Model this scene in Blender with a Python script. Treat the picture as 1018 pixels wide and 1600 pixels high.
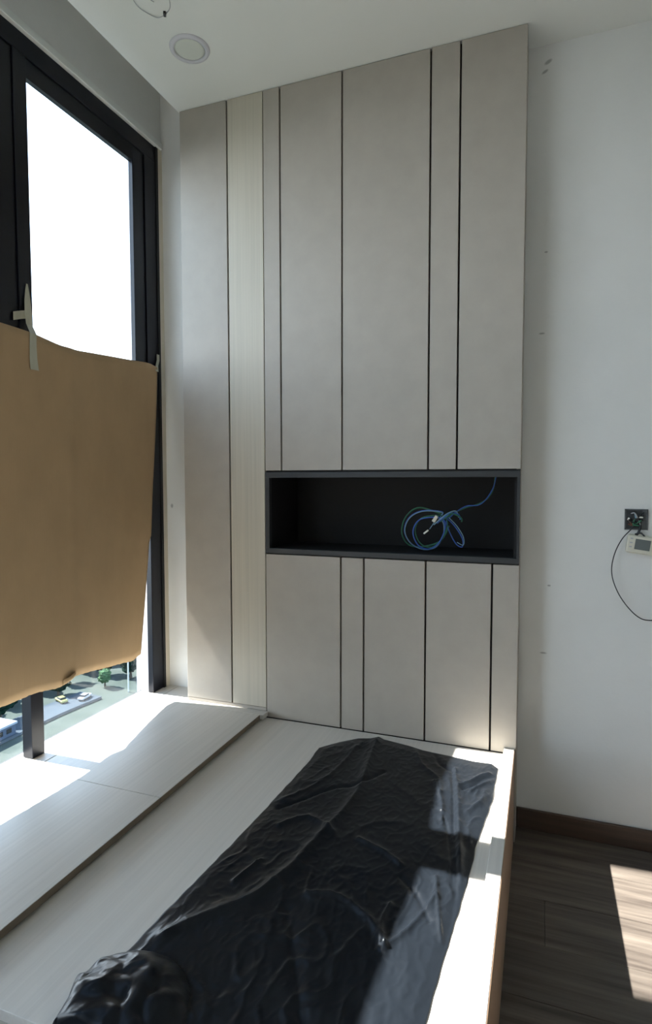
import bpy, bmesh, math, random
from mathutils import Vector, Matrix, noise

random.seed(7)
SC = bpy.context.scene
COL = SC.collection
for o in list(bpy.data.objects):
    bpy.data.objects.remove(o)

# ------------------------------------------------------------------ camera
cam_data = bpy.data.cameras.new('camera')
cam = bpy.data.objects.new('camera', cam_data)
COL.objects.link(cam)
YAW, PITCH, ROLL, FPX = 0.3515, 0.0538, -0.0014, 918.29
cam.location = (0, 0, 1.272)
fw = Vector((-math.sin(YAW) * math.cos(PITCH), math.cos(YAW) * math.cos(PITCH), -math.sin(PITCH)))
rt0 = Vector((math.cos(YAW), math.sin(YAW), 0))
up0 = rt0.cross(fw)
rt = math.cos(ROLL) * rt0 + math.sin(ROLL) * up0
up = -math.sin(ROLL) * rt0 + math.cos(ROLL) * up0
cam.matrix_world = Matrix(((rt.x, up.x, -fw.x, 0), (rt.y, up.y, -fw.y, 0), (rt.z, up.z, -fw.z, 1.272), (0, 0, 0, 1)))
cam_data.sensor_fit = 'VERTICAL'
cam_data.sensor_height = 36.0
cam_data.lens = FPX * 36.0 / 1600.0
cam_data.clip_start = 0.02
cam_data.clip_end = 2000
SC.camera = cam

# ------------------------------------------------------------------ colour management
SC.view_settings.view_transform = 'Standard'
SC.view_settings.look = 'None'
SC.view_settings.gamma = 1
SC.view_settings.use_curve_mapping = False
SC.view_settings.exposure = 1.75
SC.cycles.use_denoising = True
SC.cycles.max_bounces = 10
SC.cycles.diffuse_bounces = 7
SC.cycles.glossy_bounces = 4
SC.cycles.transparent_max_bounces = 12
SC.cycles.sample_clamp_indirect = 8

# ------------------------------------------------------------------ sky
world = bpy.data.worlds.new('sky')
SC.world = world
world.use_nodes = True
wn = world.node_tree
wn.nodes.clear()
w_out = wn.nodes.new('ShaderNodeOutputWorld')
w_bg = wn.nodes.new('ShaderNodeBackground')
w_tc = wn.nodes.new('ShaderNodeTexCoord')
w_sep = wn.nodes.new('ShaderNodeSeparateXYZ')
w_ramp = wn.nodes.new('ShaderNodeValToRGB')
w_noise = wn.nodes.new('ShaderNodeTexNoise')
w_mix = wn.nodes.new('ShaderNodeMix')
w_mix.data_type = 'RGBA'
w_ramp.color_ramp.elements[0].position = 0.0
w_ramp.color_ramp.elements[0].color = (0.82, 0.91, 1.0, 1)
w_ramp.color_ramp.elements[1].position = 1.0
w_ramp.color_ramp.elements[1].color = (0.10, 0.16, 0.28, 1)
for pos_, c_ in ((0.25, (0.60, 0.74, 0.90, 1)), (0.5, (0.32, 0.44, 0.60, 1)), (0.75, (0.18, 0.27, 0.41, 1))):
    w_ramp.color_ramp.elements.new(pos_).color = c_
w_noise.inputs['Scale'].default_value = 2.2
w_noise.inputs['Detail'].default_value = 5
w_cr = wn.nodes.new('ShaderNodeValToRGB')
w_cr.color_ramp.elements[0].position = 0.40
w_cr.color_ramp.elements[1].position = 0.62
wn.links.new(w_tc.outputs['Generated'], w_sep.inputs[0])
wn.links.new(w_sep.outputs['Z'], w_ramp.inputs[0])
wn.links.new(w_tc.outputs['Generated'], w_noise.inputs['Vector'])
wn.links.new(w_noise.outputs['Fac'], w_cr.inputs[0])
wn.links.new(w_cr.outputs['Color'], w_mix.inputs[0])
wn.links.new(w_ramp.outputs['Color'], w_mix.inputs[6])
w_hz = wn.nodes.new('ShaderNodeVectorMath')   # thin cloud brightens the clear sky behind it
w_hz.operation = 'SCALE'
w_hz.inputs['Scale'].default_value = 1.25
wn.links.new(w_ramp.outputs['Color'], w_hz.inputs[0])
wn.links.new(w_hz.outputs[0], w_mix.inputs[7])
wn.links.new(w_mix.outputs[2], w_bg.inputs['Color'])
w_bg.inputs['Strength'].default_value = 2.45
wn.links.new(w_bg.outputs[0], w_out.inputs[0])

# ------------------------------------------------------------------ sun (through the window, nearly square to it)
sun_data = bpy.data.lights.new('sun', 'SUN')
sun = bpy.data.objects.new('sun', sun_data)
COL.objects.link(sun)
SUN_DIR = Vector((1.0, 0.030, -1.11)).normalized()
sun.rotation_euler = (-SUN_DIR).to_track_quat('Z', 'Y').to_euler()
sun.location = (-6, 1, 8)
sun_data.energy = 11.5
sun_data.angle = math.radians(0.53)
sun_data.color = (1.0, 0.97, 0.93)

# ------------------------------------------------------------------ materials
def srgb(r, g, b):
    def f(c):
        c /= 255.0
        return c / 12.92 if c <= 0.04045 else ((c + 0.055) / 1.055) ** 2.4
    return (f(r), f(g), f(b), 1)

def mat(name, col, rough=0.6, metal=0.0, spec=0.5, var=0.0, scale=(8, 8, 8), detail=4, bump=0.0, bscale=None, col2=None):
    m = bpy.data.materials.new(name)
    m.use_nodes = True
    nt = m.node_tree
    b = nt.nodes['Principled BSDF']
    b.inputs['Base Color'].default_value = col
    b.inputs['Roughness'].default_value = rough
    b.inputs['Metallic'].default_value = metal
    b.inputs['Specular IOR Level'].default_value = spec
    tc = nt.nodes.new('ShaderNodeTexCoord')
    mp = nt.nodes.new('ShaderNodeMapping')
    mp.inputs['Scale'].default_value = scale
    nz = nt.nodes.new('ShaderNodeTexNoise')
    nz.inputs['Scale'].default_value = 1.0
    nz.inputs['Detail'].default_value = detail
    nz.inputs['Roughness'].default_value = 0.6
    nt.links.new(tc.outputs['Object'], mp.inputs[0])
    nt.links.new(mp.outputs[0], nz.inputs['Vector'])
    if var > 0 or col2:
        r = nt.nodes.new('ShaderNodeValToRGB')
        r.color_ramp.elements[0].position = 0.32
        r.color_ramp.elements[1].position = 0.68
        c2 = col2 if col2 else tuple(min(1, c * (1 + var)) for c in col[:3]) + (1,)
        c1 = col if col2 else tuple(c * (1 - var) for c in col[:3]) + (1,)
        r.color_ramp.elements[0].color = c1
        r.color_ramp.elements[1].color = c2
        nt.links.new(nz.outputs['Fac'], r.inputs[0])
        nt.links.new(r.outputs[0], b.inputs['Base Color'])
    if bump > 0:
        bp = nt.nodes.new('ShaderNodeBump')
        bp.inputs['Strength'].default_value = 1.0
        bp.inputs['Distance'].default_value = bump
        if bscale:
            mp2 = nt.nodes.new('ShaderNodeMapping')
            mp2.inputs['Scale'].default_value = bscale
            n2 = nt.nodes.new('ShaderNodeTexNoise')
            n2.inputs['Scale'].default_value = 1.0
            n2.inputs['Detail'].default_value = 3
            nt.links.new(tc.outputs['Object'], mp2.inputs[0])
            nt.links.new(mp2.outputs[0], n2.inputs['Vector'])
            nt.links.new(n2.outputs['Fac'], bp.inputs['Height'])
        else:
            nt.links.new(nz.outputs['Fac'], bp.inputs['Height'])
        nt.links.new(bp.outputs[0], b.inputs['Normal'])
    return m

M = {}
M['paint'] = mat('white_wall_paint', srgb(216, 216, 213), 0.75, var=0.03, scale=(3, 3, 3), bump=0.0006, bscale=(60, 60, 60))
M['ceiling'] = mat('ceiling_paint', srgb(218, 220, 216), 0.8, var=0.015, scale=(2, 2, 2))
M['trim'] = mat('white_trim_paint', srgb(218, 221, 217), 0.45)
M['cream'] = mat('cream_sealant', srgb(205, 196, 178), 0.5)
M['taupe'] = mat('taupe_textile_laminate', srgb(166, 159, 149), 0.5, spec=0.35, var=0.035, scale=(14, 14, 14), detail=8, bump=0.0002, bscale=(700, 700, 700))
M['ash_v'] = mat('pale_ash_laminate_upright', srgb(184, 177, 162), 0.5, spec=0.35, var=0.07, scale=(130, 130, 1.6), detail=6)
M['ash_h'] = mat('pale_ash_laminate_flat', srgb(192, 188, 181), 0.42, spec=0.4, var=0.055, scale=(110, 1.4, 110), detail=6)
M['ash_x'] = mat('pale_ash_laminate_cross', srgb(192, 188, 181), 0.42, spec=0.4, var=0.055, scale=(1.4, 110, 110), detail=6)
M['ash_bed'] = mat('pale_ash_bed_laminate', srgb(212, 207, 199), 0.42, spec=0.4, var=0.05, scale=(110, 1.4, 110), detail=6)
M['edge'] = mat('brown_edge_band', srgb(112, 100, 84), 0.55, var=0.10, scale=(60, 2, 60))
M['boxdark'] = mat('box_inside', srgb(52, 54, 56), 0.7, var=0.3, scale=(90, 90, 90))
M['railedge'] = mat('rail_edge_band', srgb(150, 122, 98), 0.55, var=0.06, scale=(60, 2, 60))
M['seam'] = mat('dark_carcass', srgb(22, 20, 19), 0.8)  # carcass coloured near-black so gaps between doors read as shade
M['charcoal'] = mat('charcoal_niche_laminate', srgb(44, 46, 48), 0.5, var=0.10, scale=(2, 90, 90))
M['niche_in'] = mat('black_niche_laminate', srgb(11, 10, 11), 0.7, var=0.12, scale=(3, 30, 30))
M['frame'] = mat('black_anodised_aluminium', srgb(7, 10, 22), 0.3, metal=0.0, spec=0.35, var=0.05, scale=(4, 4, 4))
M['gasket'] = mat('black_rubber_gasket', srgb(10, 10, 12), 0.6)
M['skirt'] = mat('dark_walnut_skirting', srgb(74, 58, 48), 0.5, var=0.2, scale=(3, 60, 60), detail=6)
M['kraft'] = mat('kraft_cardboard', srgb(172, 145, 111), 0.85, spec=0.2, var=0.05, scale=(5, 9, 5.0), detail=5, bump=0.0004, bscale=(3, 520, 3))
M['flute'] = mat('cardboard_fluting', srgb(196, 168, 124), 0.9, spec=0.1, var=0.05)
M['tape'] = mat('masking_tape', srgb(176, 174, 155), 0.6, var=0.05, scale=(40, 40, 20))
M['lens'] = mat('milky_lamp_lens', srgb(200, 204, 196), 0.35)
M['ring'] = mat('downlight_trim', srgb(196, 196, 202), 0.4)
M['greywire'] = mat('grey_wire', srgb(168, 170, 172), 0.5)
M['blackwire'] = mat('black_cable', srgb(34, 34, 36), 0.45)
M['bluewire'] = mat('blue_wire', srgb(60, 100, 190), 0.4)
M['greenwire'] = mat('green_wire', srgb(50, 115, 85), 0.4)
M['palewire'] = mat('pale_blue_wire', srgb(130, 165, 185), 0.4)
M['redwire'] = mat('brown_wire', srgb(110, 60, 40), 0.4)
M['whiteplastic'] = mat('white_plastic', srgb(225, 224, 214), 0.4)
M['ivory'] = mat('ivory_plastic', srgb(206, 202, 186), 0.45)
M['screen'] = mat('grey_lcd', srgb(100, 106, 104), 0.2)
M['metalbox'] = mat('galvanised_box', srgb(92, 96, 98), 0.5, metal=0.4, var=0.25, scale=(60, 60, 60))
M['render_lit_jamb'] = mat('pale_outside_render_lit_jamb', srgb(205, 204, 208), 0.8, var=0.03)
M['bark'] = mat('bark', srgb(50, 44, 36), 0.9, var=0.2)
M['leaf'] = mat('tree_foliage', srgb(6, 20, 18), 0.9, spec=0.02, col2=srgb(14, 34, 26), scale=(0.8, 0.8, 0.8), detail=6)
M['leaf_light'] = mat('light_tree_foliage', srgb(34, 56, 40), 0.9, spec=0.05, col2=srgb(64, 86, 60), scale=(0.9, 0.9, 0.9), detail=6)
M['ground'] = mat('outside_ground', srgb(52, 60, 57), 0.95, spec=0.0, col2=srgb(66, 73, 70), scale=(0.12, 0.12, 0.12), detail=6)
M['asphalt'] = mat('asphalt', srgb(58, 66, 73), 0.95, spec=0.0, var=0.06, scale=(0.3, 0.3, 0.3))
M['carwhite'] = mat('white_car_paint', srgb(120, 124, 130), 0.4)
M['caryellow'] = mat('yellow_car_paint', srgb(104, 107, 66), 0.4)
M['carglass'] = mat('car_glass', srgb(20, 24, 28), 0.15)
M['rubber'] = mat('tyre_rubber', srgb(20, 20, 20), 0.8)
M['pole'] = mat('pale_lamp_pole', srgb(150, 155, 156), 0.5)
M['roofpale'] = mat('pale_flat_roof', srgb(100, 112, 124), 0.8, var=0.05)
M['bluewall'] = mat('blue_grey_facade', srgb(34, 50, 68), 0.8, var=0.1)

# white wall with its own small scuffs
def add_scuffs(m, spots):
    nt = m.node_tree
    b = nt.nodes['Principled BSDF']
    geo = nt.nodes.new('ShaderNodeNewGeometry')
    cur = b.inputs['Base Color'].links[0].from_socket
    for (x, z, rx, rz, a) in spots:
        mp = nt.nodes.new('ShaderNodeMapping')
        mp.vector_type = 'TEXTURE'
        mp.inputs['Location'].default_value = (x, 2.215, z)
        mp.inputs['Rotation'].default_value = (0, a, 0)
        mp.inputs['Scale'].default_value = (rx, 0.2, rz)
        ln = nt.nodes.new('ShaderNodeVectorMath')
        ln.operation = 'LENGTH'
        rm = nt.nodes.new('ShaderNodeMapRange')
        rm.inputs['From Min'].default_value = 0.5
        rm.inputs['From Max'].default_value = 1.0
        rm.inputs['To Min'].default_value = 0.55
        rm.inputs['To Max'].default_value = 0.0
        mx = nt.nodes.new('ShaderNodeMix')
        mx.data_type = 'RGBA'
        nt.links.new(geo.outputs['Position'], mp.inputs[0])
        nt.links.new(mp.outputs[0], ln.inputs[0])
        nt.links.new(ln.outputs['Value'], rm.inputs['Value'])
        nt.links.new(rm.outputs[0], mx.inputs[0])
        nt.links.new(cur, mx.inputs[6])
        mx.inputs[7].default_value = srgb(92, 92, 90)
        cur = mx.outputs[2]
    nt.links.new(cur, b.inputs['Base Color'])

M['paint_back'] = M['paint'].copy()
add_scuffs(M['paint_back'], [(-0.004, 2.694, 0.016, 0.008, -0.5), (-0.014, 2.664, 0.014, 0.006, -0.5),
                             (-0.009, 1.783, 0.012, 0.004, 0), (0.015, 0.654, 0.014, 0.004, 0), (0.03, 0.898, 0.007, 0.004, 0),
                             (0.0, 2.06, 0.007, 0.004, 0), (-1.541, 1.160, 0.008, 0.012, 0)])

def plank_mat():
    m = mat('dark_walnut_plank', srgb(60, 53, 48), 0.42, spec=0.4, col2=srgb(108, 99, 90), scale=(1.8, 30, 26), detail=8, bump=0.0004, bscale=(4, 120, 40))
    nt = m.node_tree
    b = nt.nodes['Principled BSDF']
    oi = nt.nodes.new('ShaderNodeObjectInfo')
    mr = nt.nodes.new('ShaderNodeMapRange')
    mr.inputs['To Min'].default_value = 0.78
    mr.inputs['To Max'].default_value = 1.2
    vm = nt.nodes.new('ShaderNodeVectorMath')
    vm.operation = 'SCALE'
    src = b.inputs['Base Color'].links[0].from_socket
    nt.links.new(oi.outputs['Random'], mr.inputs['Value'])
    nt.links.new(src, vm.inputs[0])
    nt.links.new(mr.outputs[0], vm.inputs['Scale'])
    nt.links.new(vm.outputs[0], b.inputs['Base Color'])
    return m
M['plank'] = plank_mat()

def glass_mat(name, tint):
    m = bpy.data.materials.new(name)
    m.use_nodes = True
    nt = m.node_tree
    nt.nodes.clear()
    out = nt.nodes.new('ShaderNodeOutputMaterial')
    tr = nt.nodes.new('ShaderNodeBsdfTransparent')
    tr.inputs[0].default_value = tint
    gl = nt.nodes.new('ShaderNodeBsdfGlossy')
    gl.inputs['Roughness'].default_value = 0.02
    fr = nt.nodes.new('ShaderNodeFresnel')
    geo = nt.nodes.new('ShaderNodeNewGeometry')
    ior = nt.nodes.new('ShaderNodeMapRange')   # leaving the pane refracts back into air
    ior.inputs['To Min'].default_value = 1.28
    ior.inputs['To Max'].default_value = 1 / 1.28
    nt.links.new(geo.outputs['Backfacing'], ior.inputs['Value'])
    nt.links.new(ior.outputs[0], fr.inputs[0])
    mx = nt.nodes.new('ShaderNodeMixShader')
    nt.links.new(fr.outputs[0], mx.inputs[0])
    nt.links.new(tr.outputs[0], mx.inputs[1])
    nt.links.new(gl.outputs[0], mx.inputs[2])
    nt.links.new(mx.outputs[0], out.inputs[0])
    return m
M['glass'] = glass_mat('window_glass', (0.955, 0.968, 0.968, 1))

def plastic_sheet_mat():
    m = bpy.data.materials.new('black_plastic_film')
    m.use_nodes = True
    nt = m.node_tree
    b = nt.nodes['Principled BSDF']
    b.inputs['Base Color'].default_value = srgb(21, 25, 30)
    b.inputs['Roughness'].default_value = 0.30
    b.inputs['Specular IOR Level'].default_value = 0.20
    tc = nt.nodes.new('ShaderNodeTexCoord')
    n1 = nt.nodes.new('ShaderNodeTexNoise')
    n1.inputs['Scale'].default_value = 22
    n1.inputs['Detail'].default_value = 6
    n1.inputs['Distortion'].default_value = 0.5
    bp = nt.nodes.new('ShaderNodeBump')
    bp.inputs['Distance'].default_value = 0.002
    bp.inputs['Strength'].default_value = 0.6
    nt.links.new(tc.outputs['Object'], n1.inputs['Vector'])
    nt.links.new(n1.outputs['Fac'], bp.inputs['Height'])
    nt.links.new(bp.outputs[0], b.inputs['Normal'])
    return m
M['film'] = plastic_sheet_mat()

# ------------------------------------------------------------------ helpers
def new_obj(name, bm, m, parent=None, smooth=False, mods=None):
    me = bpy.data.meshes.new(name)
    bmesh.ops.recalc_face_normals(bm, faces=bm.faces[:])
    bm.to_mesh(me)
    bm.free()
    if isinstance(m, (list, tuple)):
        for k in m:
            me.materials.append(k)
    else:
        me.materials.append(m)
    if smooth:
        for p in me.polygons:
            p.use_smooth = True
    o = bpy.data.objects.new(name, me)
    COL.objects.link(o)
    if parent:
        o.parent = parent
        o.location = -parent_world(parent)
    return o

def parent_world(p):
    v = Vector((0, 0, 0))
    while p:
        v += Vector(p.location)
        p = p.parent
    return v

def add_box(bm, x0, x1, y0, y1, z0, z1, bevel=0.0):
    vs = [bm.verts.new((x, y, z)) for x in (x0, x1) for y in (y0, y1) for z in (z0, z1)]
    idx = [(0, 1, 3, 2), (4, 6, 7, 5), (0, 4, 5, 1), (2, 3, 7, 6), (0, 2, 6, 4), (1, 5, 7, 3)]
    fs = [bm.faces.new([vs[i] for i in f]) for f in idx]
    if bevel > 0:
        es = list({e for f in fs for e in f.edges})
        bmesh.ops.bevel(bm, geom=es, offset=bevel, segments=1, affect='EDGES', profile=0.5)

def box(name, m, x0, x1, y0, y1, z0, z1, parent=None, bevel=0.0):
    bm = bmesh.new()
    add_box(bm, x0, x1, y0, y1, z0, z1, bevel)
    return new_obj(name, bm, m, parent)

def boxes(name, m, lst, parent=None, bevel=0.0):
    bm = bmesh.new()
    for b in lst:
        add_box(bm, *b, bevel)
    return new_obj(name, bm, m, parent)

def empty(name, loc):
    o = bpy.data.objects.new(name, None)
    o.empty_display_size = 0.05
    COL.objects.link(o)
    o.location = loc
    return o

def tag(o, label, cat, group=None):
    o['label'] = label
    o['category'] = cat
    if group:
        o['group'] = group
    return o

def struct(o):
    o['kind'] = 'structure'
    return o

def smooth_path(pts, closed=False, n=8):
    pts = [Vector(p) for p in pts]
    out = []
    N = len(pts)
    rng = range(N if closed else N - 1)
    for i in rng:
        if closed:
            p0, p1, p2, p3 = pts[(i - 1) % N], pts[i], pts[(i + 1) % N], pts[(i + 2) % N]
        else:
            p0, p1, p2, p3 = pts[max(i - 1, 0)], pts[i], pts[i + 1], pts[min(i + 2, N - 1)]
        for k in range(n):
            t = k / n
            out.append(0.5 * ((2 * p1) + (-p0 + p2) * t + (2 * p0 - 5 * p1 + 4 * p2 - p3) * t * t + (-p0 + 3 * p1 - 3 * p2 + p3) * t ** 3))
    if not closed:
        out.append(pts[-1])
    return out

def add_tube(bm, path, r, seg=8, closed=False):
    rings = []
    N = len(path)
    prev = None
    for i, p in enumerate(path):
        a = path[(i - 1) % N] if (closed or i > 0) else p
        b = path[(i + 1) % N] if (closed or i < N - 1) else p
        t = (b - a).normalized()
        ref = prev if prev is not None else (Vector((0, 0, 1)) if abs(t.z) < 0.9 else Vector((1, 0, 0)))
        n1 = (ref - t * ref.dot(t))
        if n1.length < 1e-6:
            n1 = t.orthogonal()
        n1.normalize()
        prev = n1
        n2 = t.cross(n1)
        rings.append([bm.verts.new(p + r * (math.cos(2 * math.pi * k / seg) * n1 + math.sin(2 * math.pi * k / seg) * n2)) for k in range(seg)])
    for i in range(N if closed else N - 1):
        A, B = rings[i], rings[(i + 1) % N]
        for k in range(seg):
            bm.faces.new((A[k], A[(k + 1) % seg], B[(k + 1) % seg], B[k]))
    if not closed:
        bm.faces.new(rings[0])
        bm.faces.new(rings[-1])

def tube(name, m, pts, r, parent=None, closed=False, n=8, seg=8):
    bm = bmesh.new()
    add_tube(bm, smooth_path(pts, closed, n), r, seg, closed)
    return new_obj(name, bm, m, parent, smooth=True)

def add_lathe(bm, prof, c, seg=40):
    rings = []
    for (r, z) in prof:
        rings.append([bm.verts.new((c[0] + r * math.cos(2 * math.pi * k / seg), c[1] + r * math.sin(2 * math.pi * k / seg), c[2] + z)) for k in range(seg)])
    for A, B in zip(rings, rings[1:]):
        for k in range(seg):
            bm.faces.new((A[k], A[(k + 1) % seg], B[(k + 1) % seg], B[k]))
    bm.faces.new(rings[0])
    bm.faces.new(rings[-1])

# ------------------------------------------------------------------ key levels
BED_Z, SILL_Z, CEIL_Z = 0.322, 0.348, 2.75
FACE_Y, WALL_Y = 2.0885, 2.215
X0, X1, X2, X3, X4, X5, X6, X7 = -1.389, -1.1758, -1.0222, -0.9496, -0.7019, -0.3808, -0.2802, -0.0678
WIN_X = -1.57
ROOM_R, ROOM_F = 2.1, -1.9

# ------------------------------------------------------------------ room shell
fl = struct(box('floor', M['seam'], -1.57, ROOM_R, ROOM_F, WALL_Y, -0.12, -0.014))
# floor planks run along x, built over the whole open floor
row = 0
y = WALL_Y - 0.004
plank_w, plank_l = 0.187, 1.22
while y > ROOM_F + 0.02:
    y0 = max(y - plank_w + 0.0008, ROOM_F)
    x = -1.55 + (-(row * 0.43) % plank_l) - plank_l
    while x < ROOM_R:
        a, b = max(x, -0.62 if y > 0.745 else -1.55), min(x + plank_l - 0.0008, ROOM_R)
        if b - a > 0.03:
            box('plank', M['plank'], a, b, y0, y, -0.0139, 0.0, fl, 0.0008)
        x += plank_l
    y -= plank_w
    row += 1

ce = struct(boxes('ceiling', M['ceiling'], [(-1.397, ROOM_R + 0.1, ROOM_F - 0.1, 2.7, CEIL_Z, 3.0), (-1.80, ROOM_R + 0.1, ROOM_F - 0.1, 2.7, 3.0, 3.1)]))
struct(boxes('wall_back', M['paint_back'], [(-1.725, X0 + 0.004, WALL_Y, 2.42, -0.1, 3.0), (X7 - 0.018, ROOM_R + 0.1, WALL_Y, 2.42, -0.1, 2.75), (X0 + 0.004, X7 - 0.018, 2.42, 2.52, -0.1, 3.0)]))
struct(box('wall_right', M['paint'], ROOM_R, ROOM_R + 0.1, ROOM_F, WALL_Y, 0, CEIL_Z))
struct(box('wall_front', M['paint'], -1.80, ROOM_R + 0.1, ROOM_F - 0.1, ROOM_F, 0, 3.0))
struct(boxes('wall_left', M['paint'], [(-1.72, WIN_X, ROOM_F, WALL_Y, 2.718, 3.0), (-1.70, -1.66, ROOM_F, WALL_Y, -0.1, 0.15),
                                      (-1.72, WIN_X, ROOM_F, -0.75, -0.1, 2.718)]))
# outside reveal beyond the glass; room-side jamb strip coloured pale to look sunlit
struct(boxes('trim_4', M['render_lit_jamb'], [(-1.725, -1.655, 2.187, WALL_Y, 0.2, 3.0), (-1.637, -1.598, 2.105, 2.186, 0.349, 1.599)]))
struct(box('trim_1', M['trim'], -1.66, -1.555, -0.75, 2.205, 2.690, 2.716, None, 0.002))
struct(box('trim_2', M['cream'], -1.60, -1.566, 2.187, 2.2149, 0.349, 2.69))
struct(box('baseboard_back', M['skirt'], X7 + 0.001, ROOM_R, WALL_Y - 0.012, WALL_Y, 0.0, 0.074, None, 0.002))
struct(box('baseboard_right', M['skirt'], ROOM_R - 0.012, ROOM_R, ROOM_F, WALL_Y - 0.013, 0.0, 0.074, None, 0.002))

# ------------------------------------------------------------------ window
win = struct(empty('window_1', (-1.60, 0.7, 0.30)))
WF = M['frame']
FX0, FX1 = -1.655, -1.57
box('frame_head', WF, FX0, FX1, -0.75, 2.187, 2.625, 2.690, win, 0.0015)
box('frame_sill', M['gasket'], -1.650, -1.6405, -0.75, 2.187, 0.30, 0.3475, win)
box('frame_jamb', WF, -1.597, FX1, 2.100, 2.187, 0.349, 2.625, win, 0.0015)
box('frame_jamb', WF, FX0, FX1, -0.75, -0.69, 0.349, 2.625, win, 0.0015)
box('jamb_bead', M['gasket'], -1.571, -1.566, 2.172, 2.187, 0.349, 2.690, win)
MULL = [1.452, 0.72, -0.03]  # nearer bays, out of view, are added to bring in more light
for i, my in enumerate(MULL):
    box('mullion', WF, -1.612, FX1, my, my + 0.052, 0.349, 2.625, win, 0.0015)
box('transom', WF, -1.636, -1.588, -0.69, 2.10, 1.60, 1.655, win, 0.001)
# opening sashes above the transom: (y0, y1) outer size, then stile widths
sashes = [(1.504, 2.100, 0.003, 0.070), (0.772, 1.452, 0.060, 0.110), (0.022, 0.72, 0.06, 0.06), (-0.69, -0.03, 0.06, 0.06)]
for (a, b, wl, wr) in sashes:
    s = box('sash_stile', WF, -1.597, -1.576, a, a + wl, 1.655, 2.625, win)
    box('sash_stile', WF, -1.597, -1.576, b - wr, b, 1.655, 2.625, win, 0.0015)
    box('sash_rail', WF, -1.597, -1.576, a + wl, b - wr, 2.565, 2.625, win, 0.0015)
    box('sash_rail', WF, -1.597, -1.576, a + wl, b - wr, 1.655, 1.70, win)
    box('pane', M['glass'], -1.592, -1.588, a + wl, b - wr, 1.70, 2.565, win)
for (a, b) in [(1.478, 2.1865), (0.746, 1.476), (-0.004, 0.744), (-0.69, -0.006)]:
    box('pane', M['glass'], -1.644, -1.639, a, b, 0.3476, 1.60, win)

# ------------------------------------------------------------------ window bench
bench = tag(empty('window_bench', (-1.3, 0.8, 0)), 'raised pale wood storage bench with flush lids, running under the window', 'bench')
box('bench_body', M['ash_h'], -1.56, -1.052, ROOM_F + 0.6, 2.0885, 0.0, 0.3285, bench)
box('sill_board', M['ash_h'], -1.640, -1.5225, ROOM_F + 0.6, WALL_Y, 0.3295, SILL_Z, bench, 0.0006)
box('sill_board', M['ash_x'], -1.519, -1.0150, 2.0460, 2.0880, 0.3295, SILL_Z, bench, 0.0006)
box('sill_board', M['ash_x'], -1.519, X0 - 0.001, 2.0885, WALL_Y, 0.3295, SILL_Z, bench, 0.0006)
for (a, b) in [(1.4010, 2.0440), (0.75, 1.3990), (0.10, 0.748), (-0.55, 0.098), (-1.20, -0.552)]:
    lid = box('bench_lid', M['ash_h'], -1.519, -1.0300, a, b, 0.3295, SILL_Z, bench, 0.0006)
    box('edge_band', M['edge'], -1.0300, -1.0285, a, b, 0.3297, SILL_Z - 0.0008, lid)

# ------------------------------------------------------------------ bed platform
bed = tag(empty('bed_platform', (-0.55, 1.4, 0)), 'low pale wood bed platform with a raised right rim, under the black sheet', 'bed')
box('platform_top', M['ash_bed'], -1.052, X7 - 0.040, 0.745, FACE_Y + 0.0, 0.300, BED_Z, bed, 0.0006)
box('side_rail', M['ash_bed'], X7 - 0.040, X7 - 0.0062, 0.745, FACE_Y - 0.0005, 0.0, 0.342, bed, 0.0012)
box('rail_face', M['railedge'], X7 - 0.0062, X7 - 0.005, 0.746, FACE_Y - 0.001, 0.002, 0.340, bed)
box('foot_panel', M['ash_x'], -1.052, X7 - 0.0405, 0.745, 0.763, 0.0, 0.2995, bed)
box('platform_core', M['seam'], -1.048, X7 - 0.042, 0.765, FACE_Y - 0.003, 0.0, 0.2995, bed)

# ------------------------------------------------------------------ cabinets
T = 0.018
G = 0.0034
def doors(xs, z0, z1, parent, mats=None, name='door'):
    for i, (a, b) in enumerate(zip(xs, xs[1:])):
        m = mats[i] if mats else M['taupe']
        box(name, m, a + (G if i > 0 else 0.0003), b - (G if i < len(xs) - 2 else 0.0003), FACE_Y, FACE_Y + T, z0, z1, parent, 0.0008)

sidec = tag(empty('side_cabinet', (-1.2, 2.3, 0)), 'full height cabinet next to the window with one taupe and one pale wood door', 'cabinet')
box('carcass', M['seam'], X0 + 0.006, X2 - 0.001, FACE_Y + T + 0.001, 2.415, 0.0, CEIL_Z - 0.001, sidec)
doors([X0, X1, X2 + 0.0006], 0.362, CEIL_Z - 0.002, sidec, [M['taupe'], M['ash_v']])
box('plinth', M['taupe'], X0 + 0.0003, X2, FACE_Y + 0.0006, FACE_Y + T, SILL_Z + 0.0005, 0.3605, sidec)
box('end_panel', M['taupe'], X0 - 0.0002, X0 + 0.0009, FACE_Y + 0.001, WALL_Y - 0.001, SILL_Z + 0.001, CEIL_Z - 0.002, sidec)

upc = tag(empty('upper_cabinet', (-0.55, 2.3, 1.31)), 'tall upper cabinet of five handleless taupe doors above the black niche', 'cabinet')
box('carcass', M['seam'], X2 + 0.001, X7 - 0.019, FACE_Y + T + 0.001, 2.415, 1.312, CEIL_Z - 0.001, upc)
doors([X2 + G, X3, X4, X5, X6, X7], 1.3105, CEIL_Z - 0.002, upc)
box('end_panel', M['taupe'], X7 - 0.018, X7 - 0.0002, FACE_Y + T + 0.0004, WALL_Y - 0.0002, 1.312, CEIL_Z - 0.002, upc)

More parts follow.
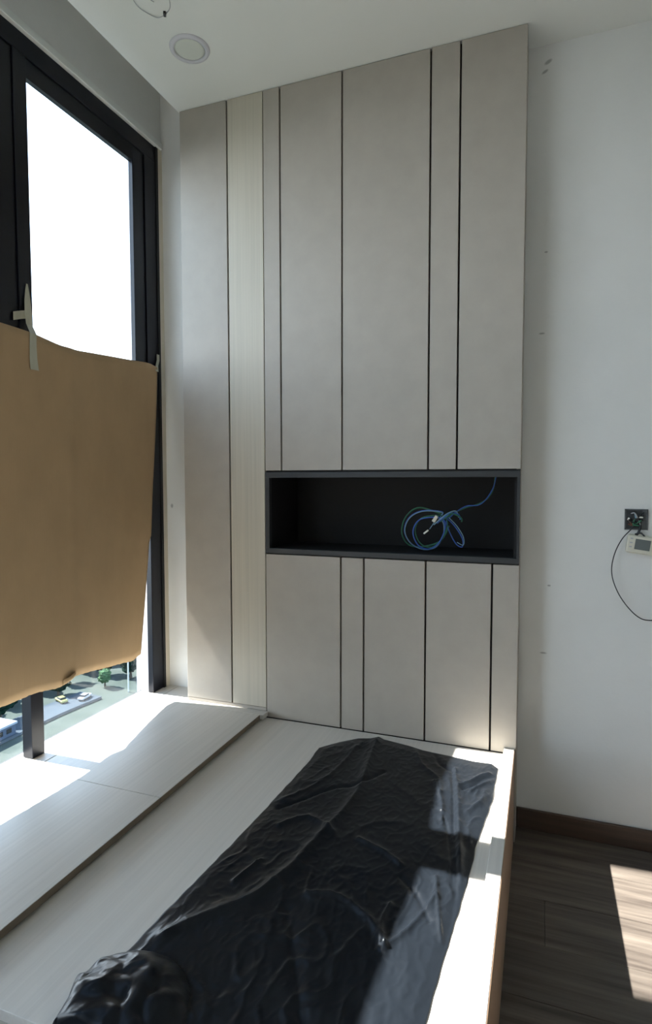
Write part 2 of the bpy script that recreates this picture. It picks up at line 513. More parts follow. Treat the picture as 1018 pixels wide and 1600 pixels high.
loc_ = tag(empty('lower_cabinet', (-0.55, 2.3, 0.32)), 'low cabinet of five handleless taupe doors between niche and bed platform', 'cabinet')
box('carcass', M['seam'], X2 + 0.001, X7 - 0.019, FACE_Y + T + 0.001, 2.415, 0.0, 0.980, loc_)
doors([X2 + G, -0.707, -0.6171, -0.3861, -0.156, X7], 0.3255, 0.9815, loc_)
box('end_panel', M['taupe'], X7 - 0.018, X7 - 0.0002, FACE_Y + T + 0.0004, WALL_Y - 0.0002, 0.0, 0.980, loc_)

nic = tag(empty('open_niche', (-0.55, 2.3, 0.985)), 'open black shelf niche with a charcoal edge between the taupe doors', 'shelf')
NZ0, NZ1 = 0.9835, 1.3085
FB = FACE_Y - 0.002
box('niche_frame', M['charcoal'], X2 + 0.0028, X7 - 0.0004, FB, FACE_Y + 0.02, NZ1 - 0.026, NZ1 - 0.005, nic, 0.001)
box('niche_frame', M['charcoal'], X2 + 0.0028, X7 - 0.0004, FB, FACE_Y + 0.02, NZ0 + 0.003, NZ0 + 0.022, nic, 0.001)
box('niche_frame', M['charcoal'], X2 + 0.0028, X2 + 0.0205, FB, FACE_Y + 0.02, NZ0 + 0.0222, NZ1 - 0.0262, nic, 0.001)
box('niche_frame', M['charcoal'], X7 - 0.010, X7 - 0.0004, FB, FACE_Y + 0.02, NZ0 + 0.0222, NZ1 - 0.0262, nic, 0.001)
box('shadow_gap', M['seam'], X2 + 0.003, X7 - 0.0006, FACE_Y + 0.004, FACE_Y + 0.02, NZ1 - 0.0045, NZ1, nic)
box('shadow_gap', M['seam'], X2 + 0.003, X7 - 0.0006, FACE_Y + 0.004, FACE_Y + 0.02, NZ0, NZ0 + 0.0025, nic)
box('niche_back', M['niche_in'], X2 + 0.003, X7 - 0.020, 2.372, 2.385, NZ0 + 0.001, NZ1 - 0.001, nic)
box('niche_side', M['niche_in'], X2 + 0.003, X2 + 0.0195, FACE_Y + 0.0202, 2.372, NZ0 + 0.0205, NZ1 - 0.0245, nic)
box('niche_side', M['niche_in'], X7 - 0.0195, X7 - 0.0105, FACE_Y + 0.0202, 2.372, NZ0 + 0.0205, NZ1 - 0.0245, nic)
box('niche_shelf', M['niche_in'], X2 + 0.003, X7 - 0.0105, FACE_Y + 0.0202, 2.372, NZ0 + 0.001, NZ0 + 0.020, nic)
box('niche_top', M['niche_in'], X2 + 0.003, X7 - 0.0105, FACE_Y + 0.0202, 2.372, NZ1 - 0.024, NZ1 - 0.001, nic)
box('end_panel', M['taupe'], X7 - 0.0100, X7 - 0.0004, FACE_Y + 0.0202, WALL_Y - 0.0002, NZ0, NZ1, nic)

# ------------------------------------------------------------------ wire bundle in the niche
wb = tag(empty('wire_bundle', (-0.38, 2.2, 1.003)), 'tangled coil of blue and green wires on the black niche shelf', 'wires')
def p3(l, y, dy=0.0):
    n = len(l)
    return [(a, y + dy * math.sin(i * 1.7), b) for i, (a, b) in enumerate(l)]
c1 = [(-0.347, 1.154), (-0.419, 1.157), (-0.468, 1.132), (-0.487, 1.083), (-0.467, 1.035), (-0.418, 1.011), (-0.37, 1.021), (-0.342, 1.063), (-0.34, 1.106), (-0.352, 1.135)]
c2 = [(-0.361, 1.136), (-0.425, 1.125), (-0.449, 1.082), (-0.432, 1.034), (-0.393, 1.016), (-0.353, 1.042), (-0.33, 1.097), (-0.336, 1.127)]
c3 = [(-0.354, 1.144), (-0.439, 1.167), (-0.489, 1.134), (-0.506, 1.074), (-0.486, 1.028), (-0.440, 1.016), (-0.36, 1.04), (-0.325, 1.10)]
l3 = [(-0.322, 1.126), (-0.294, 1.096), (-0.27, 1.057), (-0.27, 1.028), (-0.293, 1.037), (-0.317, 1.079), (-0.328, 1.115)]
tube('wire', M['bluewire'], p3(c1, 2.20, 0.006), 0.0024, wb, True)
tube('wire', M['palewire'], p3([(a * 0.98 - 0.006, b * 0.985 + 0.016) for a, b in c1], 2.188, 0.005), 0.0016, wb, True)
tube('wire', M['bluewire'], p3(c2, 2.17, 0.005), 0.0022, wb, True)
tube('wire', M['greenwire'], p3([(a + 0.006, b + 0.006) for a, b in c2], 2.180, 0.004), 0.002, wb, True)
tube('wire', M['greenwire'], p3(c3, 2.235, 0.006), 0.0026, wb)
tube('wire', M['bluewire'], p3(l3, 2.19, 0.004), 0.002, wb, True)
tube('wire', M['palewire'], p3([(a + 0.004, b + 0.007) for a, b in l3[:5]], 2.184, 0.003), 0.0015, wb)
lead = [(-0.366, 1.122), (-0.33, 1.133), (-0.301, 1.152), (-0.264, 1.170), (-0.224, 1.182), (-0.19, 1.202), (-0.168, 1.237), (-0.161, 1.283)]
tube('wire', M['greenwire'], p3(lead, 2.24, 0.001), 0.0022, wb)
tube('wire', M['bluewire'], [(a + 0.004 * math.sin(i * 2.1), 2.234, b + 0.005 * math.cos(i * 2.1) if i < 7 else b) for i, (a, b) in enumerate(lead)], 0.0018, wb)
for k in range(3):
    tube('wire', [M['palewire'], M['bluewire'], M['greenwire']][k], [(-0.372 + k * 0.012, 2.172, 1.108 + 0.006 * k), (-0.347 + k * 0.010, 2.160, 1.130 + k * 0.003), (-0.322 + k * 0.008, 2.172, 1.150), (-0.296 + k * 0.01, 2.19, 1.158 - k * 0.012), (-0.285 + k * 0.005, 2.20, 1.135 - k * 0.008)], 0.0026, wb)
def rot_box(name, m, c, size, ang, parent, axis='Y', bevel=0.001):
    bm = bmesh.new()
    add_box(bm, -size[0] / 2, size[0] / 2, -size[1] / 2, size[1] / 2, -size[2] / 2, size[2] / 2, bevel)
    bmesh.ops.transform(bm, matrix=Matrix.Translation(c) @ Matrix.Rotation(ang, 4, axis), verts=bm.verts[:])
    return new_obj(name, bm, m, parent)
rot_box('connector', M['ivory'], (-0.364, 2.152, 1.131), (0.012, 0.012, 0.026), 0.55, wb)
rot_box('wire_tag', M['whiteplastic'], (-0.397, 2.150, 1.082), (0.006, 0.003, 0.022), 0.9, wb)
tube('wire', M['palewire'], [(-0.385, 2.155, 1.092), (-0.375, 2.16, 1.108), (-0.368, 2.158, 1.120)], 0.0012, wb)

# ------------------------------------------------------------------ cardboard over the window
def interp(tab, t):
    if t <= tab[0][0]:
        return tab[0][1]
    for (a, va), (b, vb) in zip(tab, tab[1:]):
        if t <= b:
            s = (t - a) / (b - a)
            return va + (vb - va) * s
    return tab[-1][1]
def sinterp(tab, t):
    # gently smoothed piecewise interpolation
    w = 0.02
    return (interp(tab, t - w) + 2 * interp(tab, t) + interp(tab, t + w)) / 4
top_tab = [(0.0, 1.752), (0.9, 1.750), (1.20, 1.750), (1.36, 1.748), (1.466, 1.744), (1.52, 1.737), (1.585, 1.729), (1.66, 1.729), (1.769, 1.739), (1.87, 1.748), (1.96, 1.755), (2.05, 1.763), (2.10, 1.764), (2.135, 1.752)]
bot_tab = [(0.0, 0.55), (0.9, 0.56), (1.20, 0.575), (1.318, 0.579), (1.439, 0.580), (1.50, 0.570), (1.545, 0.563), (1.583, 0.570), (1.605, 0.586), (1.63, 0.576), (1.667, 0.573), (1.837, 0.545), (1.93, 0.532), (1.99, 0.522), (2.044, 0.536)]
def card_point(u, v):
    yr = 2.135 - 0.090 * (1 - v) ** 1.3
    y_ = 0.42 + (yr - 0.42) * u
    zt = sinterp(top_tab, y_)
    zb = sinterp(bot_tab, y_)
    z_ = zb + (zt - zb) * v
    x_ = -1.552 + 0.012 * math.sin((y_ - 1.18) * 5.2) * (0.6 + 0.4 * v) + 0.005 * math.exp(-((y_ - 1.62) / 0.03) ** 2)
    x_ += -0.036 * (1 - v) ** 2 * max(0, (y_ - 1.55) / 0.5)
    x_ += 0.010 * max(0, (y_ - 2.03) / 0.1) * v
    return Vector((max(x_, -1.565) if v > 0.4 else x_, y_, z_))
def card_sheet(name, off, m, parent, nu=150, nv=44, jag=0.0015):
    bm = bmesh.new()
    g = []
    for i in range(nu + 1):
        c = []
        for j in range(nv + 1):
            p = card_point(i / nu, j / nv)
            if j == 0:
                p.z += (random.random() - 0.5) * 2 * jag
            c.append((bm.verts.new(p + Vector((off, 0, 0))), bm.verts.new(p + Vector((off + 0.0006, 0, 0)))))
        g.append(c)
    for i in range(nu):
        for j in range(nv):
            for k in (0, 1):
                bm.faces.new((g[i][j][k], g[i + 1][j][k], g[i + 1][j + 1][k], g[i][j + 1][k]))
    def rim(a, b):
        bm.faces.new((a[0], b[0], b[1], a[1]))
    for i in range(nu):
        rim(g[i][0], g[i + 1][0]); rim(g[i][nv], g[i + 1][nv])
    for j in range(nv):
        rim(g[0][j], g[0][j + 1]); rim(g[nu][j], g[nu][j + 1])
    return new_obj(name, bm, m, parent, smooth=False)
card = tag(empty('cardboard_sheet', (-1.55, 1.4, 0.55)), 'large brown corrugated cardboard sheet taped over the window', 'cardboard')
for off, nm in ((0.0, 'outer_liner'), (0.0042, 'inner_liner')):
    o = card_sheet(nm, off, M['kraft'], card)
    for p in o.data.polygons:
        p.use_smooth = True
bm = bmesh.new()
NF = 470
prev = None
for i in range(NF + 1):
    u = i / NF
    col = []
    for j in range(9):
        p = card_point(u, j / 8)
        if j == 0:
            p.z += 0.001
        col.append(bm.verts.new(p + Vector((0.0010 if i % 2 else 0.0040, 0, 0))))
    if prev:
        for j in range(8):
            bm.faces.new((prev[j], col[j], col[j + 1], prev[j + 1]))
    prev = col
fo = new_obj('fluting', bm, M['flute'], card)
# torn curl at the bottom edge
bm = bmesh.new()
NT = 10
pr = None
for i in range(NT + 1):
    t = i / NT
    base = Vector((-1.546, 1.560 + 0.062 * t, 0.560 + 0.016 * t))
    cur = [bm.verts.new(base + Vector((0.004 + 0.010 * math.sin(a) * (0.4 + math.sin(t * math.pi)), 0, 0.016 - 0.012 * math.cos(a)))) for a in (0, 0.5, 1.0, 1.6, 2.3)]
    if pr:
        for k in range(4):
            bm.faces.new((pr[k], cur[k], cur[k + 1], pr[k + 1]))
    pr = cur
new_obj('torn_flap', bm, M['kraft'], card, smooth=True)

# ------------------------------------------------------------------ tape strips
def tape(name, pts, w, label, wdir=(0, 1, 0), t=0.0005):
    bm = bmesh.new()
    wd = Vector(wdir).normalized()
    pr = None
    path = [Vector(p) for p in pts]
    for i, p in enumerate(path):
        ww = w[i] if isinstance(w, (list, tuple)) else w
        jit = 0.0015 * math.sin(i * 3.1)
        cur = [bm.verts.new(p - wd * (ww / 2 + jit)), bm.verts.new(p + wd * ww / 2), bm.verts.new(p + wd * ww / 2 + Vector((t, 0, 0))), bm.verts.new(p - wd * (ww / 2 + jit) + Vector((t, 0, 0)))]
        if pr:
            for k in range(4):
                bm.faces.new((pr[k], cur[k], cur[(k + 1) % 4], pr[(k + 1) % 4]))
        else:
            bm.faces.new(cur)
        pr = cur
    bm.faces.new(pr)
    o = new_obj(name, bm, M['tape'])
    return tag(o, label, 'tape')
cx = lambda yy, zz: card_point((yy - 0.42) / 1.70, (zz - 0.57) / 1.17).x + 0.0066
tape('masking_tape', [(-1.5665, 1.4800, 1.905), (-1.5655, 1.4790, 1.885), (-1.563, 1.477, 1.85), (-1.560, 1.476, 1.81), (-1.556, 1.474, 1.775),
                      (cx(1.468, 1.73), 1.468, 1.742), (cx(1.466, 1.70), 1.466, 1.70), (cx(1.467, 1.66), 1.467, 1.66), (cx(1.47, 1.625), 1.470, 1.627)],
     [0.006, 0.014, 0.024, 0.028, 0.024, 0.026, 0.028, 0.030, 0.034], 'long upright strip of pale masking tape holding the cardboard to the mullion')
tape('masking_tape', [(-1.5690, 1.440, 1.788), (-1.5680, 1.425, 1.790), (-1.5660, 1.455, 1.801), (-1.5600, 1.470, 1.805)][1:], 0.026, 'short sideways stub of masking tape on the black mullion beside the long strip', (0, 0, 1))
tape('masking_tape', [(-1.5640, 2.163, 1.815), (-1.5630, 2.162, 1.79), (-1.5610, 2.150, 1.765), (-1.5440, 2.128, 1.735)], 0.018, 'small piece of masking tape at the right top corner of the cardboard')

# ------------------------------------------------------------------ black plastic sheet on the bed
TOP = [(-0.728, 1.905), (-0.673, 1.973), (-0.617, 2.027), (-0.575, 2.042), (-0.551, 2.066), (-0.527, 2.050), (-0.426, 2.029), (-0.377, 2.012), (-0.286, 2.001), (-0.199, 1.989), (-0.141, 1.992), (-0.119, 1.965)]
RIGHT = [(0.60, -0.19), (0.97, -0.174), (1.10, -0.166), (1.227, -0.159), (1.358, -0.150), (1.501, -0.144), (1.625, -0.133), (1.771, -0.119), (1.90, -0.119), (2.10, -0.119)]
LEFT = [(0.60, -0.76), (0.77, -0.775), (0.82, -0.80), (0.86, -0.80), (0.90, -0.785), (0.93, -0.768), (1.031, -0.764), (1.155, -0.755), (1.276, -0.746), (1.438, -0.737), (1.594, -0.730), (1.809, -0.722), (1.909, -0.728), (2.10, -0.728)]
ridges = [  # polyline, height (m), half width
    ([(-0.545, 2.03), (-0.524, 1.832), (-0.507, 1.667), (-0.518, 1.518), (-0.537, 1.416), (-0.552, 1.298), (-0.574, 1.215), (-0.601, 1.138), (-0.64, 1.092), (-0.686, 1.035), (-0.72, 0.98)], 0.011, 0.016),
    ([(-0.26, 1.905), (-0.234, 1.747), (-0.205, 1.552), (-0.172, 1.35), (-0.166, 1.244), (-0.165, 1.135), (-0.166, 1.026)], -0.006, 0.006),
    ([(-0.25, 1.905), (-0.222, 1.747), (-0.192, 1.552), (-0.160, 1.35)], 0.007, 0.009),
    ([(-0.25, 1.632), (-0.219, 1.546), (-0.192, 1.416), (-0.177, 1.337)], -0.006, 0.005),
    ([(-0.30, 1.80), (-0.262, 1.70), (-0.245, 1.60)], 0.007, 0.007),
    ([(-0.126, 1.901), (-0.157, 1.872), (-0.181, 1.822), (-0.212, 1.782)], -0.007, 0.005),
    ([(-0.14, 1.915), (-0.170, 1.885), (-0.195, 1.84), (-0.225, 1.80)], 0.007, 0.006),
    ([(-0.125, 1.878), (-0.163, 1.822), (-0.187, 1.775)], 0.007, 0.005),
    ([(-0.122, 1.80), (-0.160, 1.71), (-0.185, 1.66)], 0.006, 0.008),
    ([(-0.66, 1.421), (-0.602, 1.487), (-0.51, 1.441)], 0.006, 0.008),
    ([(-0.70, 1.50), (-0.654, 1.556), (-0.586, 1.658), (-0.518, 1.703), (-0.463, 1.809)], -0.006, 0.007),
    ([(-0.437, 1.437), (-0.36, 1.408), (-0.31, 1.373)], 0.007, 0.008),
    ([(-0.487, 1.201), (-0.415, 1.217), (-0.326, 1.167), (-0.283, 1.109)], 0.007, 0.008),
    ([(-0.283, 1.109), (-0.245, 1.177), (-0.21, 1.291)], 0.007, 0.007),
    ([(-0.283, 1.109), (-0.305, 1.17), (-0.30, 1.23)], 0.008, 0.006),
    ([(-0.508, 1.14), (-0.44, 1.018), (-0.376, 0.896)], -0.006, 0.010),
    ([(-0.665, 1.18), (-0.655, 1.22), (-0.64, 1.27)], 0.008, 0.006),
    ([(-0.221, 1.356), (-0.194, 1.234), (-0.176, 1.165)], 0.007, 0.005),
    ([(-0.30, 1.33), (-0.25, 1.28), (-0.21, 1.21)], -0.005, 0.006),
    ([(-0.60, 1.95), (-0.61, 1.80), (-0.64, 1.66), (-0.70, 1.55)], 0.005, 0.009),
    ([(-0.40, 2.00), (-0.36, 1.90), (-0.29, 1.82), (-0.27, 1.74)], 0.006, 0.008),
    ([(-0.33, 1.99), (-0.30, 1.92), (-0.24, 1.88)], -0.006, 0.006),
]
segs = []
for pl, h, w in ridges:
    q = smooth_path([(a, b, 0) for a, b in pl], False, 3)
    segs.append(([(p.x, p.y) for p in q], h, w, min(p.x for p in q) - 3 * w, max(p.x for p in q) + 3 * w, min(p.y for p in q) - 3 * w, max(p.y for p in q) + 3 * w))
def ridge_h(x, y):
    t = 0.0
    for q, h, w, xa, xb, ya, yb in segs:
        if x < xa or x > xb or y < ya or y > yb:
            continue
        best = 9
        for (ax, ay), (bx, by) in zip(q, q[1:]):
            dx, dy = bx - ax, by - ay
            s = max(0, min(1, ((x - ax) * dx + (y - ay) * dy) / (dx * dx + dy * dy + 1e-12)))
            d = math.hypot(x - ax - s * dx, y - ay - s * dy)
            best = min(best, d)
        t += h * math.exp(-abs(best / w) ** 1.3)
    return t
def crumple(x, y):
    wx = x + 0.03 * noise.noise(Vector((x * 6, y * 6, 3.1)))
    wy = y + 0.03 * noise.noise(Vector((x * 6, y * 6, 8.1)))
    h = 0
    n1 = noise.noise(Vector((wx * 9, wy * 5.5, 0.3)))
    h += 0.0022 * max(0, 1 - abs(n1) * 3.0) ** 1.5
    n2 = noise.noise(Vector((wx * 22 + 5, wy * 13, 1.7)))
    h += 0.0030 * (1 - min(1, abs(n2) * 4.5)) ** 1.5 * max(0.15, min(1, 0.5 + 2.2 * noise.noise(Vector((x * 3.5, y * 3.0, 9.0)))))
    n3 = noise.noise(Vector((wx * 48 - 3, wy * 34, 4.7)))
    h += 0.0011 * (1 - min(1, abs(n3) * 3.5))
    return h
NU, NV = 200, 300
bm = bmesh.new()
gv = []
Y0 = 0.62
for i in range(NU + 1):
    u = i / NU
    xt = -0.728 + u * 0.609
    ty = interp(TOP, xt)
    col = []
    for j in range(NV + 1):
        v = j / NV
        y_ = Y0 + v * (ty - Y0)
        xl, xr = interp(LEFT, y_), interp(RIGHT, y_)
        x_ = xl + u * (xr - xl)
        x_ += 0.0025 * noise.noise(Vector((x_ * 3, y_ * 25, 1.0))) * (1 if (u < 0.02 or u > 0.98) else 0.3)
        e = min(1.0, u * 22, (1 - u) * 22, (1 - v) * 28, v * 20 + 0.3)
        h = 0.0018 + e * (crumple(x_, y_) + ridge_h(x_, y_) + 0.004)
        # bunched-up heap at the near left corner
        d = math.hypot((x_ + 0.69) / 0.125, (y_ - 0.80) / 0.135)
        if d < 1:
            hump = (1 - d * d) ** 0.6
            fold = 0.5 + 0.5 * abs(math.sin(17 * (x_ + 0.7) * 1.9 + 12 * (y_ - 0.8) + 3 * noise.noise(Vector((x_ * 14, y_ * 14, 2)))))
            h += 0.054 * hump * (0.70 + 0.30 * fold + 0.25 * noise.noise(Vector((x_ * 22, y_ * 22, 6)))) * min(1, u * 30 + 0.35)
            if x_ < -0.70:
                x_ -= 0.012 * hump * math.sin(min(1, (u * 9)) * math.pi)
        h = max(h, 0.0018)
        if y_ < 0.738:
            h -= (0.738 - y_) * 1.0
            y_ = 0.738 - 0.006 * (0.5 + noise.noise(Vector((x_ * 12, y_ * 5, 0))))
        col.append(bm.verts.new((x_, y_, BED_Z + h)))
    gv.append(col)
for i in range(NU):
    for j in range(NV):
        bm.faces.new((gv[i][j], gv[i + 1][j], gv[i + 1][j + 1], gv[i][j + 1]))
sheet = new_obj('plastic_sheet', bm, M['film'], smooth=True)
sm = sheet.modifiers.new('thickness', 'SOLIDIFY')
sm.thickness = 0.0012
sm.offset = -1
tag(sheet, 'crumpled black plastic sheet spread over the pale bed platform', 'plastic sheet')

# ------------------------------------------------------------------ ceiling fittings
dl = tag(empty('downlight', (-1.158, 1.808, CEIL_Z)), 'round white recessed downlight in the ceiling near the window', 'light')
def at_parent(o, p):
    return o
bm = bmesh.new()
prof = [(0.052, -0.001), (0.052, -0.006), (0.058, -0.0085), (0.066, -0.006), (0.0685, -0.0005)]
seg = 48
rings = []
for (r, z) in prof:
    rings.append([bm.verts.new((-1.158 + r * math.cos(2 * math.pi * k / seg), 1.808 + r * math.sin(2 * math.pi * k / seg), CEIL_Z + z)) for k in range(seg)])
for A, B in zip(rings, rings[1:]):
    for k in range(seg):
        bm.faces.new((A[k], A[(k + 1) % seg], B[(k + 1) % seg], B[k]))
new_obj('trim_ring', bm, M['ring'], dl, smooth=True)
bm = bmesh.new()
add_lathe(bm, [(0.0515, -0.0002), (0.0515, -0.0035), (0.044, -0.0045), (0.02, -0.0055), (0.002, -0.0058)], (-1.158, 1.808, CEIL_Z), 40)
new_obj('lamp_lens', bm, M['lens'], dl, smooth=True)

wl = tag(empty('ceiling_wire', (-1.14, 1.58, CEIL_Z)), 'thin grey wire loop on the ceiling beyond the downlight, with a dark tip', 'wire')
loop = [(-1.198, 1.545), (-1.205, 1.590), (-1.196, 1.630), (-1.174, 1.652), (-1.145, 1.652), (-1.115, 1.632), (-1.098, 1.600), (-1.096, 1.565), (-1.115, 1.530)]
tube('wire_loop', M['greywire'], [(a, b, CEIL_Z - 0.0016 - 0.003 * (i % 2)) for i, (a, b) in enumerate(loop)], 0.0011, wl)
tube('wire_stem', M['greywire'], [(-1.150, 1.560, CEIL_Z), (-1.152, 1.580, CEIL_Z - 0.006), (-1.151, 1.60, CEIL_Z - 0.001)], 0.0012, wl)
rot_box('wire_tip', M['blackwire'], (-1.144, 1.646, CEIL_Z - 0.006), (0.008, 0.014, 0.010), 0.5, wl, 'Z')

# ------------------------------------------------------------------ open switch box, controller and cable on the white wall
sb = tag(empty('switch_box', (0.3, WALL_Y, 1.138)), 'open recessed switch box with bare wires in the white wall', 'switch box')
SBX0, SBX1, SBZ0, SBZ1 = 0.265, 0.335, 1.104, 1.174
boxes('back_box', M['metalbox'], [(SBX0, SBX1, WALL_Y - 0.0015, WALL_Y - 0.0008, SBZ0, SBZ1)], sb)
boxes('box_rim', M['metalbox'], [(SBX0, SBX0 + 0.004, WALL_Y - 0.006, WALL_Y - 0.0015, SBZ0, SBZ1), (SBX1 - 0.004, SBX1, WALL_Y - 0.006, WALL_Y - 0.0015, SBZ0, SBZ1),
                                 (SBX0, SBX1, WALL_Y - 0.006, WALL_Y - 0.0015, SBZ1 - 0.004, SBZ1), (SBX0, SBX0 + 0.02, WALL_Y - 0.006, WALL_Y - 0.0015, SBZ0, SBZ0 + 0.004)], sb)
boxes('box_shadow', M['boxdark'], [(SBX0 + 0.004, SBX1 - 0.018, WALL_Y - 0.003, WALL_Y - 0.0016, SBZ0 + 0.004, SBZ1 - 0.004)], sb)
random.seed(11)
for k in range(9):
    a = (SBX0 + 0.008 + random.random() * 0.05, SBZ0 + 0.010 + random.random() * 0.05)
    b = (SBX0 + 0.008 + random.random() * 0.05, SBZ0 + 0.010 + random.random() * 0.05)
    c = (SBX0 + 0.012 + random.random() * 0.04, SBZ0 + 0.015 + random.random() * 0.04)
    tube('loose_wire', M[['blackwire', 'greenwire', 'blackwire', 'redwire', 'palewire', 'blackwire', 'greenwire', 'greywire', 'blackwire'][k]],
         [(a[0], WALL_Y - 0.004, a[1]), (c[0], WALL_Y - 0.014 - 0.004 * random.random(), c[1]), (b[0], WALL_Y - 0.006, b[1])], 0.0022, sb, n=6, seg=6)
rot_box('terminal', M['whiteplastic'], (0.276, WALL_Y - 0.010, 1.141), (0.006, 0.006, 0.009), 0.3, sb)
rot_box('terminal', M['whiteplastic'], (0.313, WALL_Y - 0.012, 1.147), (0.012, 0.006, 0.005), 0.1, sb)

ctl = tag(empty('wall_controller', (0.33, WALL_Y, 1.05)), 'ivory air conditioner controller with grey screen, dangling below the switch box', 'controller')
CM = Matrix.Translation((0.331, WALL_Y - 0.013, 1.052)) @ Matrix.Rotation(math.radians(8), 4, 'Y')
def cbox(name, m, x0, x1, y0, y1, z0, z1, bev=0.001):
    bm = bmesh.new()
    add_box(bm, x0, x1, y0, y1, z0, z1, bev)
    bmesh.ops.transform(bm, matrix=CM, verts=bm.verts[:])
    return new_obj(name, bm, m, ctl)
cbox('housing', M['ivory'], -0.060, 0.060, -0.009, 0.010, -0.030, 0.030, 0.004)
cbox('back_plate', M['whiteplastic'], -0.056, 0.062, 0.0102, 0.0125, -0.026, 0.034, 0.0008)
cbox('screen', M['screen'], -0.036, 0.010, -0.0102, -0.0088, -0.016, 0.019, 0.0003)
for k, zz in enumerate((0.018, 0.004, -0.010)):
    cbox('button', M['greywire'], -0.052, -0.044, -0.0100, -0.0089, zz - 0.002, zz + 0.002, 0.0003)
for zz in (0.014, -0.002, -0.018):
    cbox('button', M['greywire'], 0.020, 0.032, -0.0100, -0.0089, zz - 0.003, zz + 0.003, 0.0003)
    cbox('button', M['greywire'], 0.040, 0.052, -0.0100, -0.0089, zz - 0.003, zz + 0.003, 0.0003)
tube('hanging_wire', M['blackwire'], [(0.312, WALL_Y - 0.012, 1.12), (0.307, WALL_Y - 0.018, 1.100), (0.300, WALL_Y - 0.014, 1.086)], 0.004, ctl)
tube('hanging_wire', M['blackwire'], [(0.296, WALL_Y - 0.016, 1.090), (0.312, WALL_Y - 0.022, 1.095), (0.325, WALL_Y - 0.014, 1.083)], 0.003, ctl)

cab = [(0.290, 1.115), (0.280, 1.103), (0.257, 1.074), (0.237, 1.03), (0.227, 0.98), (0.231, 0.936), (0.25, 0.887), (0.278, 0.845), (0.308, 0.815), (0.337, 0.804), (0.384, 0.812), (0.43, 0.85), (0.455, 0.91), (0.44, 0.98), (0.41, 1.02), (0.385, 1.035)]
c = tube('black_cable', M['blackwire'], [(a, WALL_Y - 0.018 - 0.008 * math.sin(i * 0.25), b) for i, (a, b) in enumerate(cab)], 0.0018)
tag(c, 'thin black cable looping down the white wall from the switch box', 'cable')

# ------------------------------------------------------------------ far below, outside
GZ = -60.0
bm = bmesh.new()
NG = 30
gg = [[bm.verts.new((-620 + 600 * i / NG, -300 + 800 * j / NG, GZ + (0.6 * noise.noise(Vector((i * 0.5, j * 0.5, 0))) if i < 16 else 0))) for j in range(NG + 1)] for i in range(NG + 1)]
for i in range(NG):
    for j in range(NG):
        bm.faces.new((gg[i][j], gg[i + 1][j], gg[i + 1][j + 1], gg[i][j + 1]))
g = new_obj('ground', bm, M['ground'], smooth=True)
struct(g)
rd = bmesh.new()
road_pts = [(-121, 40), (-121, 70), (-121, 100), (-120.7, 118), (-119.2, 131)]
rp = smooth_path([(a, b, 0) for a, b in road_pts], False, 8)
pr = None
for i, p in enumerate(rp):
    t = (rp[min(i + 1, len(rp) - 1)] - rp[max(i - 1, 0)]).normalized()
    n_ = Vector((-t.y, t.x, 0))
    cur = [rd.verts.new((p + n_ * s).to_tuple()[:2] + (z,)) for s, z in ((-4.2, GZ + 0.1), (-4.2, GZ + 0.75), (4.2, GZ + 0.75), (4.2, GZ + 0.1))]
    if pr:
        for k in range(4):
            rd.faces.new((pr[k], cur[k], cur[(k + 1) % 4], pr[(k + 1) % 4]))
    pr = cur
road = new_obj('road', rd, M['asphalt'])
struct(road)

def tree_meshes(kind, seed):
    random.seed(seed)
    bm = bmesh.new()
    blobs = 9
    for k in range(blobs):
        r = 1.3 + random.random() * 0.9
        a = random.random() * 6.28
        rr = 1.7 * random.random()
        cx_, cy_, cz_ = rr * math.cos(a), rr * math.sin(a), 2.7 + random.random() * 3.6
        ret = bmesh.ops.create_icosphere(bm, subdivisions=3, radius=r)
        for v in ret['verts']:
            d = 1 + 0.55 * noise.noise(v.co * 1.1 + Vector((k * 7, seed, 0))) + 0.25 * noise.noise(v.co * 3.5 + Vector((k, seed, 5)))
            v.co = Vector((v.co.x * d + cx_, v.co.y * d + cy_, v.co.z * d * 0.85 + cz_))
    me = bpy.data.meshes.new('crown')
    bm.to_mesh(me); bm.free()
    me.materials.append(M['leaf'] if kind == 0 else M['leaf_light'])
    b2 = bmesh.new()
    prof = [(0.45, 0), (0.32, 1.0), (0.26, 2.4), (0.16, 3.6)]
    add_lathe(b2, prof, (0, 0, 0), 8)
    m2 = bpy.data.meshes.new('trunk')
    b2.to_mesh(m2); b2.free()
    m2.materials.append(M['bark'])
    return me, m2
dark = [tree_meshes(0, s) for s in (1, 2, 3)]
lite = tree_meshes(1, 9)
def tree(x, y, s, pair, label, group=None, rz=0.0):
    t = empty('tree', (x, y, GZ + 0.3))
    t.rotation_euler = (0, 0, rz)
    t.scale = (s, s, s)
    for nm, me in (('crown', pair[0]), ('trunk', pair[1])):
        o = bpy.data.objects.new(nm, me)
        COL.objects.link(o)
        o.parent = t
    return tag(t, label, 'tree', group)
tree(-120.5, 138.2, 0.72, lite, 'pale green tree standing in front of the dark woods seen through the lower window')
random.seed(5)
for ix in range(7):
    for iy in range(9):
        x_ = -109 - ix * 9.6 + 1.6 * random.random() + (iy % 2) * 3
        y_ = 108 + iy * 9.4 + 1.6 * random.random()
        if (x_ < -127 and x_ > -160) or (y_ > 143 and x_ > -160):
            tree(x_, y_, 1.02 + 0.16 * random.random(), dark[(ix + iy) % 3], 'dark green tree in the woods far below the window', 'trees of the far woods', random.random() * 6)

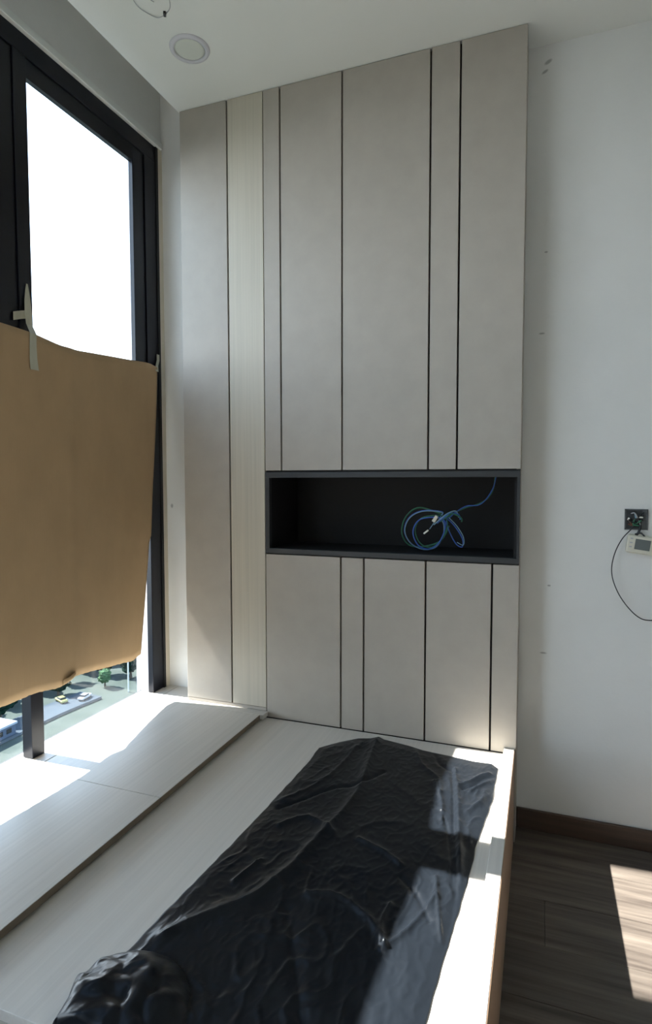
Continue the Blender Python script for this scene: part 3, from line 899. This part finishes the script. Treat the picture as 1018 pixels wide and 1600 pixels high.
def car(x, y, rz, paint, label):
    c_ = empty('car', (x, y, GZ + 0.7))
    c_.rotation_euler = (0, 0, rz)
    def part(nm, m, bl, bev):
        bm = bmesh.new()
        for b in bl:
            add_box(bm, *b, bev)
        me = bpy.data.meshes.new(nm)
        bmesh.ops.recalc_face_normals(bm, faces=bm.faces[:])
        bm.to_mesh(me); bm.free(); me.materials.append(m)
        o = bpy.data.objects.new(nm, me); COL.objects.link(o); o.parent = c_
    part('car_body', paint, [(-0.9, 0.9, -2.2, 2.2, 0.35, 0.95)], 0.15)
    part('cabin', M['carglass'], [(-0.78, 0.78, -1.2, 1.0, 0.96, 1.38)], 0.12)
    part('roof', paint, [(-0.7, 0.7, -1.0, 0.8, 1.39, 1.48)], 0.03)
    for sx in (-0.8, 0.8):
        for sy in (-1.35, 1.35):
            part('wheel', M['rubber'], [(sx - 0.1, sx + 0.1, sy - 0.32, sy + 0.32, 0.0, 0.64)], 0.09)
    return tag(c_, label, 'car')
car(-118.2, 127.5, 0.15, M['carwhite'], 'small white car on the road far below the window')
car(-122.6, 123.5, 1.2, M['caryellow'], 'small yellow car beyond the road far below the window')
lp = tag(empty('street_lamp', (-111.5, 137.5, GZ)), 'tall thin pale street lamp beside the road far below', 'street lamp')
tube('pole', M['pole'], [(-111.5, 137.5, GZ), (-111.5, 137.5, GZ + 5), (-111.5, 137.5, GZ + 10)], 0.2, lp)
tube('lamp_arm', M['pole'], [(-111.5, 137.5, GZ + 10), (-111.8, 137.5, GZ + 10.5), (-113.2, 137.5, GZ + 10.6)], 0.1, lp)
bl = tag(empty('low_building', (-119.5, 97, GZ)), 'low blue grey building with pale flat roof seen through the left lower pane', 'building')
box('wall', M['bluewall'], -122.5, -117.5, 86, 104, GZ + 0.75, GZ + 3.2, bl)
box('roof', M['roofpale'], -122.8, -117.2, 85.7, 104.3, GZ + 3.2, GZ + 3.7, bl)
for k in range(7):
    w_ = box('window', M['carglass'], -117.49, -117.43, 87 + k * 2.4, 88.4 + k * 2.4, GZ + 1.5, GZ + 2.6, bl)
